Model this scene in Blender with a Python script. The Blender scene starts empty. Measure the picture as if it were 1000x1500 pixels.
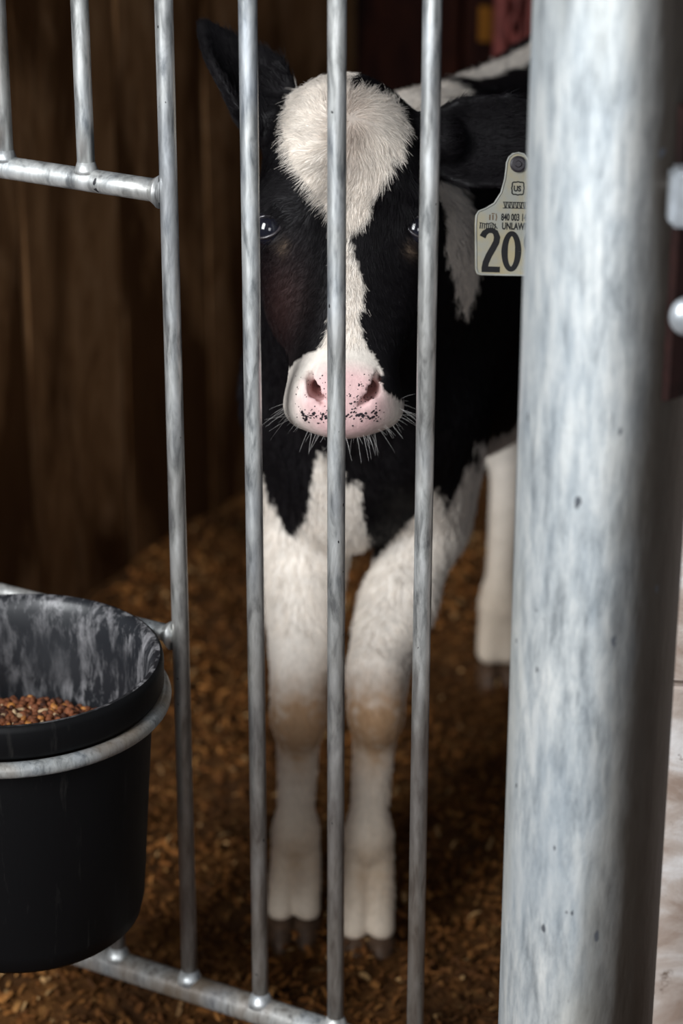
import bpy, bmesh, math, random
import numpy as np
from mathutils import Vector, Matrix

random.seed(7)
rng = np.random.default_rng(7)
S = bpy.context.scene
COL = S.collection
PI = math.pi

# ------------------------------------------------------------------ camera, world, lights, exposure
CAM_H, PITCH, FOC = 1.374, math.radians(23.0), 3500.0      # metres, radians, pixels
cam_data = bpy.data.cameras.new('camera')
cam_data.sensor_fit = 'VERTICAL'
cam_data.sensor_height = 36.0
cam_data.sensor_width = 24.0
cam_data.lens = FOC / 1500.0 * 36.0
cam_data.dof.use_dof = True
cam_data.dof.focus_distance = 1.97
cam_data.dof.aperture_fstop = 3.6
cam_data.clip_start = 0.05
cam = bpy.data.objects.new('camera', cam_data)
COL.objects.link(cam)
cam.matrix_world = (Matrix.Translation((0, 0, CAM_H)) @ Matrix.Rotation(PI / 2 - PITCH, 4, 'X')
                    @ Matrix.Rotation(math.radians(0.14), 4, 'Z'))
S.camera = cam

w = bpy.data.worlds.new('barn_air')
S.world = w
w.use_nodes = True
w.node_tree.nodes['Background'].inputs[0].default_value = (0.62, 0.72, 0.9, 1)
w.node_tree.nodes['Background'].inputs[1].default_value = 0.07


def area(name, loc, target, sx, sy, power, col):
    d = bpy.data.lights.new(name, 'AREA')
    d.shape = 'RECTANGLE'
    d.size, d.size_y, d.energy, d.color = sx, sy, power, col
    o = bpy.data.objects.new(name, d)
    COL.objects.link(o)
    o.location = loc
    o.rotation_euler = (Vector(target) - Vector(loc)).to_track_quat('-Z', 'Y').to_euler()
    return o


area('doorway_daylight', (-2.5, -1.25, 2.75), (0.0, 1.9, 0.60), 1.2, 2.6, 300, (0.95, 0.98, 1.0))
area('front_fill', (-0.05, -1.5, 1.5), (0.05, 2.2, 0.4), 1.2, 1.0, 32, (0.95, 0.97, 1.0))  # added fill from behind the camera for legs, neck and side wall

S.view_settings.view_transform = 'Standard'
S.view_settings.look = 'None'
S.view_settings.gamma = 1.0
S.view_settings.use_curve_mapping = False
S.view_settings.exposure = 0.0


# ------------------------------------------------------------------ helpers
CP, SP = math.cos(PITCH), math.sin(PITCH)


def P(px, py, Y):
    """the point of the place at horizontal distance Y whose bearing was measured at (px, py)"""
    u, v = (px - 500.0) / FOC, (750.0 - py) / FOC
    dx, dy, dz = u, CP + v * SP, -SP + v * CP
    t = Y / dy
    return np.array([dx * t, Y, CAM_H + dz * t])


def smooth(me):
    me.polygons.foreach_set('use_smooth', [True] * len(me.polygons))


def mesh_obj(name, verts, faces, mat=None, parent=None, sm=True):
    me = bpy.data.meshes.new(name)
    me.from_pydata([tuple(map(float, v)) for v in verts], [], [tuple(map(int, f)) for f in faces])
    me.update()
    if sm:
        smooth(me)
    if mat:
        me.materials.append(mat)
    o = bpy.data.objects.new(name, me)
    COL.objects.link(o)
    if parent:
        o.parent = parent
        o.matrix_parent_inverse = parent.matrix_basis.inverted()
    return o


def bm_obj(name, bm, mat=None, parent=None, sm=True):
    me = bpy.data.meshes.new(name)
    bmesh.ops.recalc_face_normals(bm, faces=bm.faces)
    bm.to_mesh(me)
    bm.free()
    if sm:
        smooth(me)
    if mat:
        me.materials.append(mat)
    o = bpy.data.objects.new(name, me)
    COL.objects.link(o)
    if parent:
        o.parent = parent
        o.matrix_parent_inverse = parent.matrix_basis.inverted()
    return o


def empty(name, loc=(0, 0, 0)):
    o = bpy.data.objects.new(name, None)
    o.empty_display_size = 0.1
    COL.objects.link(o)
    o.location = loc
    return o


def tag(o, label=None, cat=None, group=None, kind=None):
    if label: o['label'] = label
    if cat: o['category'] = cat
    if group: o['group'] = group
    if kind: o['kind'] = kind
    return o


def tube(bm, pts, rad, n=20, closed=False, caps=True):
    """sweeps a circle along pts; rad is one radius or one per point"""
    pts = [Vector(p) for p in pts]
    m = len(pts)
    rads = [rad] * m if not hasattr(rad, '__len__') else rad
    rings = []
    up = None
    for i, p in enumerate(pts):
        a = pts[(i - 1) % m] if (closed or i > 0) else p
        b = pts[(i + 1) % m] if (closed or i < m - 1) else p
        t = (b - a).normalized()
        if up is None:
            up = Vector((0, 0, 1)) if abs(t.z) < 0.9 else Vector((1, 0, 0))
        s = t.cross(up).normalized()
        up = s.cross(t).normalized()
        rings.append([bm.verts.new(p + (s * math.cos(2 * PI * k / n) + up * math.sin(2 * PI * k / n)) * rads[i])
                      for k in range(n)])
    for i in range(m if closed else m - 1):
        r0, r1 = rings[i], rings[(i + 1) % m]
        for k in range(n):
            bm.faces.new((r0[k], r0[(k + 1) % n], r1[(k + 1) % n], r1[k]))
    if caps and not closed:
        bm.faces.new(rings[0][::-1])
        bm.faces.new(rings[-1])


def lathe(bm, prof, n=72, c=(0, 0)):
    rings = []
    for r, z in prof:
        rings.append([bm.verts.new((c[0] + r * math.cos(2 * PI * k / n), c[1] + r * math.sin(2 * PI * k / n), z))
                      for k in range(n)])
    for i in range(len(rings) - 1):
        for k in range(n):
            bm.faces.new((rings[i][k], rings[i][(k + 1) % n], rings[i + 1][(k + 1) % n], rings[i + 1][k]))
    return rings


# ------------------------------------------------------------------ materials
class NT:
    def __init__(self, name):
        self.m = bpy.data.materials.new(name)
        self.m.use_nodes = True
        self.t = self.m.node_tree
        self.b = self.t.nodes['Principled BSDF']

    def n(self, kind, **kw):
        nd = self.t.nodes.new(kind)
        for k, v in kw.items():
            if k in nd.inputs:
                nd.inputs[k].default_value = v
            else:
                setattr(nd, k, v)
        return nd

    def l(self, a, b):
        self.t.links.new(a, b)

    def coord(self, scale=(1, 1, 1), rot=(0, 0, 0), kind='Object'):
        tc = self.n('ShaderNodeTexCoord')
        mp = self.n('ShaderNodeMapping')
        mp.inputs['Scale'].default_value = scale
        mp.inputs['Rotation'].default_value = rot
        self.l(tc.outputs[kind], mp.inputs[0])
        return mp.outputs[0]

    def noise(self, vec, scale, detail=4, rough=0.55, dist=0.0):
        nd = self.n('ShaderNodeTexNoise')
        nd.inputs['Scale'].default_value = scale
        nd.inputs['Detail'].default_value = detail
        nd.inputs['Roughness'].default_value = rough
        nd.inputs['Distortion'].default_value = dist
        self.l(vec, nd.inputs['Vector'])
        return nd.outputs['Fac']

    def ramp(self, fac, stops):
        r = self.n('ShaderNodeValToRGB')
        e = r.color_ramp.elements
        while len(e) < len(stops):
            e.new(0.5)
        for i, (p, c) in enumerate(stops):
            e[i].position = p
            e[i].color = (c[0], c[1], c[2], 1) if hasattr(c, '__len__') else (c, c, c, 1)
        self.l(fac, r.inputs[0])
        return r.outputs[0]

    def mix(self, fac, a, b, mode='MIX'):
        m = self.n('ShaderNodeMix', data_type='RGBA', blend_type=mode)
        for s, v in ((0, fac), (6, a), (7, b)):
            if hasattr(v, 'links') or hasattr(v, 'is_linked'):
                self.l(v, m.inputs[s])
            elif s == 0:
                m.inputs[0].default_value = v
            else:
                m.inputs[s].default_value = (*v, 1)
        return m.outputs[2]

    def bump(self, h, strength=0.3, dist=0.002):
        b = self.n('ShaderNodeBump')
        b.inputs['Strength'].default_value = strength
        b.inputs['Distance'].default_value = dist
        self.l(h, b.inputs['Height'])
        self.l(b.outputs[0], self.b.inputs['Normal'])

    def set(self, **kw):
        for k, v in kw.items():
            k = k.replace('_', ' ')
            if hasattr(v, 'links') or hasattr(v, 'is_linked'):
                self.l(v, self.b.inputs[k])
            else:
                self.b.inputs[k].default_value = (*v, 1) if hasattr(v, '__len__') and len(v) == 3 else v
        return self


def mat_galv(name, brown=0.45, scale=1.0, base=0.50, metal=0.55, low=False):
    t = NT(name)
    v = t.coord((1, 1, 0.20), (0.45, 0.35, 0))
    v2 = t.coord((1, 1, 0.35))
    a = t.noise(v, 70 * scale, 6, 0.6, 0.4)
    b = t.noise(v2, 14 * scale, 4, 0.6)
    d = t.noise(v2, 5 * scale, 3, 0.6)
    c = t.ramp(a, [(0.34, (base * 0.40, base * 0.42, base * 0.43)), (0.5, (base * 0.98, base * 1.0, base * 0.98)),
                   (0.75, (base * 1.5, base * 1.52, base * 1.5))])
    c = t.mix(t.ramp(b, [(0.45, 0.0), (0.65, 0.35)]), c, (base * 0.62, base * 0.74, base * 0.92))
    dirt = t.ramp(d, [(0.45, 0.0), (0.68, brown)])
    c = t.mix(dirt, c, (0.16, 0.115, 0.075))
    if low:      # splashed with bedding dirt towards the ground
        tc = t.n('ShaderNodeTexCoord')
        sx = t.n('ShaderNodeSeparateXYZ')
        t.l(tc.outputs['Object'], sx.inputs[0])
        ad = t.n('ShaderNodeMath', operation='MULTIPLY_ADD')
        t.l(b, ad.inputs[0]); ad.inputs[1].default_value = -0.5
        t.l(sx.outputs[2], ad.inputs[2])
        c = t.mix(t.ramp(ad.outputs[0], [(0.0, 0.75), (0.42, 0.0)]), c, (0.15, 0.11, 0.08))
    sp = t.ramp(t.noise(t.coord((1, 1, 0.6)), 120 * scale, 1, 0.4), [(0.20, 1.0), (0.22, 0.0)])
    c = t.mix(sp, c, (0.05, 0.05, 0.055))
    t.set(Base_Color=c, Metallic=metal, Roughness=t.ramp(a, [(0.2, 0.34), (0.8, 0.50)]))
    t.bump(a, 0.35, 0.0012)
    return t.m


def mat_post():
    t = NT('galvanised_post_skin')
    v = t.coord((1, 1, 0.20), (0.15, 0.30, 0))
    v2 = t.coord((1, 1, 0.22), (0.1, 0.2, 0))
    a = t.noise(v, 85, 7, 0.68, 0.15)
    b = t.noise(v2, 20, 6, 0.65, 0.1)
    d = t.noise(v2, 7, 4, 0.65)
    c = t.ramp(a, [(0.32, (0.34, 0.37, 0.39)), (0.47, (0.66, 0.70, 0.71)), (0.60, (0.93, 0.95, 0.93))])
    c = t.mix(t.ramp(b, [(0.44, 0.0), (0.64, 0.5)]), c, (0.42, 0.50, 0.57))
    c = t.mix(t.ramp(d, [(0.44, 0.0), (0.60, 0.6)]), c, (0.70, 0.68, 0.60))
    # shade of the right side painted into the colour, with brown dirt
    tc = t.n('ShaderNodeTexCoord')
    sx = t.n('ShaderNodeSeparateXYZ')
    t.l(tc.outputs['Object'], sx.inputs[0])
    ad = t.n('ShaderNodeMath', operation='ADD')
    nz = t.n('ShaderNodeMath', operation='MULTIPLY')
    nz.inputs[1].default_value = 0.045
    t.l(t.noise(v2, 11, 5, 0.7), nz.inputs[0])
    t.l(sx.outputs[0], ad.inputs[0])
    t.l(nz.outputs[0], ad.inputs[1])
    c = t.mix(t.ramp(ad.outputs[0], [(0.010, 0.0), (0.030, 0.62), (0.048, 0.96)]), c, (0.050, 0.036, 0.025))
    sp = t.ramp(t.noise(t.coord((1, 1, 0.5), (0, 0.2, 0)), 95, 2, 0.4), [(0.235, 0.9), (0.265, 0.0)])
    c = t.mix(sp, c, (0.10, 0.11, 0.13))
    t.set(Base_Color=c, Metallic=0.60, Roughness=0.47)
    t.bump(a, 0.5, 0.003)
    return t.m


def mat_wood(name, dark, mid, light):
    t = NT(name)
    oi = t.n('ShaderNodeObjectInfo')
    tc = t.n('ShaderNodeTexCoord')
    mp = t.n('ShaderNodeMapping')
    mp.inputs['Scale'].default_value = (1, 1, 0.26)
    t.l(tc.outputs['Object'], mp.inputs[0])
    av = t.n('ShaderNodeVectorMath', operation='ADD')
    sc = t.n('ShaderNodeVectorMath', operation='SCALE')
    cx = t.n('ShaderNodeCombineXYZ')
    t.l(oi.outputs['Random'], cx.inputs[0])
    t.l(oi.outputs['Random'], cx.inputs[2])
    t.l(cx.outputs[0], sc.inputs[0])
    sc.inputs['Scale'].default_value = 30.0
    t.l(mp.outputs[0], av.inputs[0])
    t.l(sc.outputs[0], av.inputs[1])
    vec = av.outputs[0]
    g = t.noise(vec, 20, 7, 0.62, 1.6)
    s = t.noise(vec, 6, 4, 0.6, 0.8)
    c = t.ramp(g, [(0.28, dark), (0.5, mid), (0.74, light)])
    c = t.mix(t.ramp(s, [(0.46, 0.0), (0.58, 0.92)]), c, (dark[0] * .45, dark[1] * .4, dark[2] * .35))
    t.set(Base_Color=c, Roughness=0.85, Specular_IOR_Level=0.05)
    t.bump(g, 0.5, 0.004)
    return t.m


def mat_plain(name, col, rough=0.6, metal=0.0, spec=0.4, amp=0.25, scale=60, attr=None):
    t = NT(name)
    a = t.noise(t.coord(), scale, 4)
    if attr:
        at = t.n('ShaderNodeAttribute', attribute_name=attr)
        c = at.outputs['Color']
    else:
        c = t.ramp(a, [(0.3, tuple(x * (1 - amp) for x in col)), (0.7, tuple(min(1, x * (1 + amp)) for x in col))])
    t.set(Base_Color=c, Roughness=rough, Metallic=metal, Specular_IOR_Level=spec)
    t.bump(a, 0.25, 0.001)
    return t.m


def mat_coat(name, hair):
    t = NT(name)
    at = t.n('ShaderNodeAttribute', attribute_name='coat')
    if hair:
        t.set(Base_Color=at.outputs['Color'], Roughness=0.42, Specular_IOR_Level=0.12)
    else:
        a = t.noise(t.coord((1, 1, 0.5)), 260, 3)
        c = t.mix(0.35, at.outputs['Color'], t.ramp(a, [(0.3, 0.55), (0.7, 1.0)]), 'MULTIPLY')
        t.set(Base_Color=c, Roughness=0.6, Specular_IOR_Level=0.22, Subsurface_Weight=0.0)
        t.bump(a, 0.35, 0.0012)
    return t.m


M_bar = mat_galv('galvanised_rod', 0.55, 1.6, 0.76, 0.78, True)
M_rail = mat_galv('galvanised_rail', 0.40, 1.2, 0.66, 0.65)
M_lowrail = mat_galv('bedding_dusted_rail', 0.85, 2.6, 0.27, 0.15)
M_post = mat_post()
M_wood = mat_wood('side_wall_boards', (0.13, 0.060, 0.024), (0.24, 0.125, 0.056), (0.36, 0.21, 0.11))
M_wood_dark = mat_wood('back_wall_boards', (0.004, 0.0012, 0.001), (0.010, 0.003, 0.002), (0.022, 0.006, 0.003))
M_amber = mat_wood('amber_patch', (0.10, 0.04, 0.006), (0.18, 0.07, 0.01), (0.25, 0.10, 0.015))
M_red = mat_plain('red_oxide_paint', (0.11, 0.026, 0.022), 0.6, 0.0, 0.2, 0.35, 40)
M_black = mat_plain('black_rubber_matte', (0.012, 0.012, 0.013), 0.5, 0, 0.5)
M_bolt = mat_plain('zinc_bolt', (0.50, 0.53, 0.56), 0.35, 0.6, 0.5)
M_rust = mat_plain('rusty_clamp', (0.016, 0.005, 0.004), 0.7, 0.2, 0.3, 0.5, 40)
M_gap = mat_plain('dark_backing_board', (0.006, 0.004, 0.003), 0.9, 0, 0.1)

# ------------------------------------------------------------------ setting: bedding ground
PA = np.array([-0.140, 1.908])             # the pen front stands on the line PA + s * PD
PD = np.array([0.8788, -0.4772])
PN = np.array([0.4772, 0.8788])            # into the pen


def on_front(px, py, off=0.0):
    """point of the upright plane of the pen front (shifted off metres into the pen) seen at px, py"""
    u, v = (px - 500.0) / FOC, (750.0 - py) / FOC
    r = math.radians(0.14)
    u, v = u * math.cos(r) - v * math.sin(r) * -1.0 * 1.0, v
    d = np.array([u, CP + v * SP, -SP + v * CP])
    A = PA + PN * off
    t = (A @ PN) / (d[:2] @ PN)
    return np.array([0, 0, CAM_H]) + d * t


from mathutils import noise as mnoise


FEET = [(P(432, 1358, 2.12)[0], 2.10), (P(540, 1393, 2.085)[0], 2.065), (P(742, 992, 2.70)[0], 2.68)]


def ground_h(x, y):
    h = 0.026 * mnoise.noise(Vector((x * 7, y * 7, 0.3))) + 0.010 * mnoise.noise(Vector((x * 19, y * 19, 1.3)))
    h += 0.006 * mnoise.noise(Vector((x * 45, y * 45, 4.1)))
    # bedding banked up along the side wall
    dw = (np.array([x, y]) - np.array([-0.29, 2.95])) @ np.array([0.879, -0.477])
    h += 0.05 * math.exp(-(max(dw, 0) / 0.16) ** 2)
    for fx, fy in FEET:
        h += 0.013 * math.exp(-((x - fx) ** 2 + (y - fy) ** 2) / 0.0022)
    return h - 0.004


def mat_bedding(name):
    t = NT(name)
    v = t.coord()
    a = t.noise(v, 60, 6, 0.7, 0.5)
    b = t.noise(v, 9, 4, 0.6)
    c = t.ramp(a, [(0.30, (0.030, 0.011, 0.003)), (0.5, (0.11, 0.045, 0.012)), (0.72, (0.23, 0.11, 0.035))])
    c = t.mix(t.ramp(b, [(0.38, 0.75), (0.62, 0.0)]), c, (0.035, 0.016, 0.007))
    t.set(Base_Color=c, Roughness=0.9, Specular_IOR_Level=0.1)
    t.bump(a, 0.8, 0.01)
    return t.m


WD = np.array([0.4772, 0.8788])
WA = np.array([-0.29, 2.95])
corner = WA + WD * 0.63
gx = np.arange(-1.5, 2.01, 0.022)
gy = np.arange(1.0, 4.61, 0.022)
gv = [(x, y, ground_h(x, y)) for y in gy for x in gx]
nx = len(gx)
gf = [(j * nx + i, j * nx + i + 1, (j + 1) * nx + i + 1, (j + 1) * nx + i) for j in range(len(gy) - 1) for i in range(nx - 1)]
floor = mesh_obj('floor', gv, gf, mat_bedding('trodden_bedding'))
tag(floor, 'trodden brown wood shavings covering the pen ground', kind='structure')


def shavings(name, n, x0, x1, y0, y1, lmin, lmax, seed, mat, label):
    r = np.random.default_rng(seed)
    V, F, C = [], [], []
    pal = np.array([[0.20, 0.095, 0.030], [0.12, 0.052, 0.016], [0.30, 0.16, 0.06], [0.055, 0.024, 0.009],
                    [0.38, 0.23, 0.10], [0.50, 0.36, 0.22]])
    wt = np.array([0.30, 0.33, 0.14, 0.18, 0.04, 0.01])
    for _ in range(n):
        x, y = r.uniform(x0, x1), r.uniform(y0, y1)
        if (np.array([x, y]) - WA) @ np.array([0.879, -0.477]) < 0.02 or (np.array([x, y]) - corner) @ PN > -0.02: continue
        cl = mnoise.noise(Vector((x * 6, y * 6, 7.7)))
        z = ground_h(x, y) + 0.003 + max(0, cl) * r.uniform(0, 0.014)
        if r.random() < 0.025 + 0.05 * (cl > 0.2): big = 1.0
        else: big = 0.0
        L, W = lmin + (lmax - lmin) * r.random() ** 1.6, r.uniform(0.0012, 0.0036)
        yaw, tilt, curl = r.uniform(0, 2 * PI), r.normal(0, 0.42), r.uniform(-0.5, 1.3)
        d = np.array([math.cos(yaw) * math.cos(tilt), math.sin(yaw) * math.cos(tilt), math.sin(tilt)])
        s = np.cross(d, [0, 0, 1.0]); s /= np.linalg.norm(s) + 1e-9
        roll = r.normal(0, 0.6)
        nn = np.cross(s, d)
        s = s * math.cos(roll) + nn * math.sin(roll)
        nn = np.cross(s, d)
        b = len(V)
        for k in (-1.0, -0.33, 0.33, 1.0):
            c = np.array([x, y, z]) + d * L * 0.5 * k + nn * curl * L * 0.25 * (1 - k * k)
            wk = W * (1.0 - 0.35 * abs(k))
            V += [c - s * wk, c + s * wk]
        F += [(b, b + 1, b + 3, b + 2), (b + 2, b + 3, b + 5, b + 4), (b + 4, b + 5, b + 7, b + 6)]
        col = (0.45 * pal[r.choice(6, p=wt)] + 0.55 * np.array([0.13, 0.058, 0.020])) * np.array([1.0, 0.84, 0.62]) * r.uniform(0.7, 1.3) * (0.85 + 0.9 * cl)
        if big: col = np.array([0.34, 0.20, 0.085]) * r.uniform(0.6, 1.3)
        C += [(*np.clip(col, 0, 1), 1.0)] * 8
    o = mesh_obj(name, V, F, mat, sm=False)
    at = o.data.color_attributes.new('tint', 'FLOAT_COLOR', 'POINT')
    at.data.foreach_set('color', np.array(C, dtype=np.float32).ravel())
    o['kind'] = 'stuff'; o['label'] = label; o.parent = floor
    return o


M_shav = mat_plain('wood_shaving', (1, 1, 1), 0.85, 0, 0.15, attr='tint')
shavings('wood_shavings', 48000, -0.75, 0.85, 1.45, 3.3, 0.005, 0.019, 3, M_shav,
         'loose curled brown wood shavings strewn over the pen ground')

# ------------------------------------------------------------------ setting: board walls of the pen
def board_wall(name, label, a, dirv, length, top, mat, seed, widths, thick=0.03, face=1):
    r = random.Random(seed)
    dirv = np.array(dirv) / np.linalg.norm(dirv)
    nrm = np.array([dirv[1], -dirv[0]]) * face
    bm = bmesh.new()
    c0, c1 = np.array(a) - nrm * (thick + 0.004), np.array(a) + dirv * length - nrm * (thick + 0.004)
    q = [(c0, 0), (c1, 0), (c1 - nrm * 0.03, 0), (c0 - nrm * 0.03, 0)]
    lo = [bm.verts.new((p[0], p[1], -0.06)) for p, _ in q]
    hi = [bm.verts.new((p[0], p[1], top)) for p, _ in q]
    for i in range(4):
        bm.faces.new((lo[i], lo[(i + 1) % 4], hi[(i + 1) % 4], hi[i]))
    bm.faces.new(lo[::-1]); bm.faces.new(hi)
    wall = bm_obj(name, bm, M_gap, sm=False)
    tag(wall, label, kind='structure')
    s = 0.0
    while s < length - 0.02:
        wd = min(r.uniform(*widths), length - s)
        g = 0.004
        out = r.uniform(-0.002, 0.002)
        bm = bmesh.new()
        p0 = np.array(a) + dirv * (s + g / 2) + nrm * out
        p1 = np.array(a) + dirv * (s + wd - g / 2) + nrm * out
        cc = (p0 + p1) / 2
        n_h = 10
        rows = []
        for k in range(n_h + 1):
            z = -0.05 + (top + 0.02) * k / n_h
            wob = nrm * r.uniform(-0.0015, 0.0015)
            e = dirv * r.uniform(-0.002, 0.002)
            pts = [p0 + wob + e, p0 + dirv * .004 + nrm * .004 + wob + e, p1 - dirv * .004 + nrm * .004 + wob, p1 + wob,
                   p1 - nrm * thick, p0 - nrm * thick]
            rows.append([bm.verts.new((p[0] - cc[0], p[1] - cc[1], z)) for p in pts])
        for k in range(n_h):
            for i in range(6):
                bm.faces.new((rows[k][i], rows[k][(i + 1) % 6], rows[k + 1][(i + 1) % 6], rows[k + 1][i]))
        bm.faces.new(rows[0][::-1]); bm.faces.new(rows[-1])
        b = bm_obj('board', bm, mat, sm=False)
        b.location = (cc[0], cc[1], 0)
        b.parent = wall
        s += wd
    return wall


WD = np.array([0.4772, 0.8788])
WA = np.array([-0.29, 2.95])
corner = WA + WD * 0.63
wall_left = board_wall('wall_left', 'stained brown vertical boards of the pen side wall', WA - WD * 0.92, WD, 0.92 + 0.63 + 0.08, 1.75,
                       M_wood, 11, (0.20, 0.27))
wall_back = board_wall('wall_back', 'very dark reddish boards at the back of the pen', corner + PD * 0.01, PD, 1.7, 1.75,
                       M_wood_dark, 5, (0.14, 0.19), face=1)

# ------------------------------------------------------------------ pen front: tubes and rods
R_BAR, R_RAIL = 0.0075, 0.0097
front = empty('pen_front', (PA[0], PA[1], 0))
tag(front, 'galvanised steel rod panel of vertical bars with a feed opening', 'pen panel')
TOPZ = 1.22


def xy_of(px, py):
    q = on_front(px, py)
    s = (q[:2] - PA) @ PD
    return s, q


def rod(name, p, q, r, mat, wob=0.0):
    bm = bmesh.new()
    p, q = Vector(p), Vector(q)
    n = max(2, int((q - p).length / 0.04))
    tube(bm, [p.lerp(q, i / n) for i in range(n + 1)], r, 24)
    return bm_obj(name, bm, mat, front)


def weld(p, r_in, r_out, h, axis, parent):
    bm = bmesh.new()
    ax = Vector(axis).normalized()
    p = Vector(p)
    tube(bm, [p, p + ax * h * 0.35, p + ax * h], [r_out, r_out * 0.86, r_in], 20)
    o = bm_obj('weld_bead', bm, M_rail)
    o.parent = parent
    return o


def at_s(s, z, off=0.0):
    q = PA + PD * s + PN * off
    return (q[0], q[1], z)


s_b1 = xy_of(283, 1440)[0]
z_bot = xy_of(283, 1448)[1][2]
z_top_rail = 0.5 * (xy_of(60, 256)[1][2] + xy_of(225, 278)[1][2])
z_mid_rail = xy_of(246, 928)[1][2]
bars_full = [xy_of(258, 700)[0], xy_of(375, 900)[0], xy_of(492.5, 800)[0], xy_of(620, 800)[0], xy_of(812, 500)[0]]
short_s = [xy_of(118, 120)[0], xy_of(3, 200)[0], xy_of(-112, 200)[0]]
left_end, right_end = xy_of(-300, 900)[0], xy_of(905, 900)[0]
lowrail = rod('rail', at_s(left_end, z_bot), at_s(right_end, z_bot), 0.0135, M_lowrail)
lowrail['label'] = 'bottom rail dusted with bedding'
topr = rod('rail', at_s(left_end, TOPZ), at_s(right_end, TOPZ), 0.0115, M_rail)
upr = rod('rail', at_s(left_end, z_top_rail), at_s(bars_full[0] - R_BAR * .8, z_top_rail), R_RAIL, M_rail)
midr = rod('rail', at_s(left_end, z_mid_rail), at_s(bars_full[0] - R_BAR * .8, z_mid_rail), R_RAIL * .8, M_rail)
for s in bars_full:
    b = rod('bar', at_s(s, z_bot + 0.009), at_s(s, TOPZ - 0.009), R_BAR, M_bar)
    weld(at_s(s, z_bot + 0.008), R_BAR, R_BAR * 1.7, 0.013, (0, 0, 1), b)
dvec = (PD[0], PD[1], 0)
weld(at_s(bars_full[0] - R_BAR * 1.0, z_top_rail), R_RAIL, R_RAIL * 1.5, 0.008, (-PD[0], -PD[1], 0), upr)
weld(at_s(bars_full[0] - R_BAR * 1.0, z_mid_rail), R_RAIL * .8, R_RAIL * 1.45, 0.009, (-PD[0], -PD[1], 0), midr)
for s in short_s:
    b = rod('bar', at_s(s, z_top_rail + 0.006), at_s(s, TOPZ - 0.009), R_BAR, M_bar)
    weld(at_s(s, z_top_rail + 0.007), R_BAR, R_BAR * 1.45, 0.009, (0, 0, 1), b)
    b = rod('bar', at_s(s, z_bot + 0.009), at_s(s, z_mid_rail - 0.005), R_BAR, M_bar)
    weld(at_s(s, z_bot + 0.008), R_BAR, R_BAR * 1.7, 0.013, (0, 0, 1), b)

# ------------------------------------------------------------------ big steel post
POST = P(878, 750, 1.59)
POST_R = 0.0608
post = empty('steel_post', (POST[0], POST[1], 0))
tag(post, 'thick galvanised round steel post at the right of the pen front', 'post')
bm = bmesh.new()
rings = lathe(bm, [(POST_R, -0.08 + 1.9 * i / 40) for i in range(41)], 96)
bm.faces.new(rings[0][::-1]); bm.faces.new(rings[-1])
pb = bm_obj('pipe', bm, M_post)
pb.parent = post
# clamp with its bolts on the alley side of the post
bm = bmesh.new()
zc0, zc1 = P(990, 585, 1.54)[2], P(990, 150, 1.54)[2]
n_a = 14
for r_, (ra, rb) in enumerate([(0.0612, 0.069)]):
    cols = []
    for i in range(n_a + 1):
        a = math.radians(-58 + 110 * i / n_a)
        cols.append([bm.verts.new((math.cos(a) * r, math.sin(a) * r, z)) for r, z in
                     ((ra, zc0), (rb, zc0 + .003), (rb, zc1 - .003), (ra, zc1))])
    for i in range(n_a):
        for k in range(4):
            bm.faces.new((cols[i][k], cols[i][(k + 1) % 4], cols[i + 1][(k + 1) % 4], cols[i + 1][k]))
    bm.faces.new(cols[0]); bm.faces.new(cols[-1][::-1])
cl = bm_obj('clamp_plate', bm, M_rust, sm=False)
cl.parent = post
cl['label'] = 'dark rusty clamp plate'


def on_post_px(px, py, Y):
    q = P(px, py, Y)
    return Vector((q[0] - POST[0], q[1] - POST[1], q[2]))


bm = bmesh.new()
c = on_post_px(1003, 286, 1.515)
bmesh.ops.create_cube(bm, size=1.0)
for v in bm.verts:
    v.co = Vector((v.co.x * 0.022, v.co.y * 0.022, v.co.z * 0.038)) + c
bmesh.ops.bevel(bm, geom=list(bm.edges), offset=0.003, segments=2, affect='EDGES')
tube(bm, [c, c + Vector((-0.002, 0.022, 0))], 0.006, 12)
nut = bm_obj('bolt', bm, M_bolt, sm=False); nut.parent = post
nut['label'] = 'square zinc nut'
bm = bmesh.new()
c = on_post_px(1006, 462, 1.515)
bmesh.ops.create_uvsphere(bm, u_segments=20, v_segments=12, radius=0.0125)
for v in bm.verts:
    v.co = Vector((v.co.x, v.co.y * 0.7, v.co.z * 1.1)) + c
tube(bm, [c, c + Vector((-0.002, 0.022, 0))], 0.005, 12)
rb_ = bm_obj('bolt', bm, M_bolt); rb_.parent = post
rb_['label'] = 'round zinc bolt head'

# ------------------------------------------------------------------ pale boards right of the post
def mat_pale():
    t = NT('whitewashed_board')
    v = t.coord((1, 1, 2.2), (0, 0.8, 0.5))
    a = t.noise(v, 9, 5, 0.6, 0.6)
    b = t.noise(t.coord(), 38, 5, 0.7)
    c = t.ramp(a, [(0.36, (0.34, 0.25, 0.20)), (0.5, (0.50, 0.42, 0.37)), (0.64, (0.74, 0.70, 0.68))])
    c = t.mix(t.ramp(b, [(0.28, 0.9), (0.37, 0.0)]), c, (0.12, 0.075, 0.05))
    t.set(Base_Color=c, Roughness=0.8)
    t.bump(b, 0.4, 0.004)
    return t.m


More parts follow.
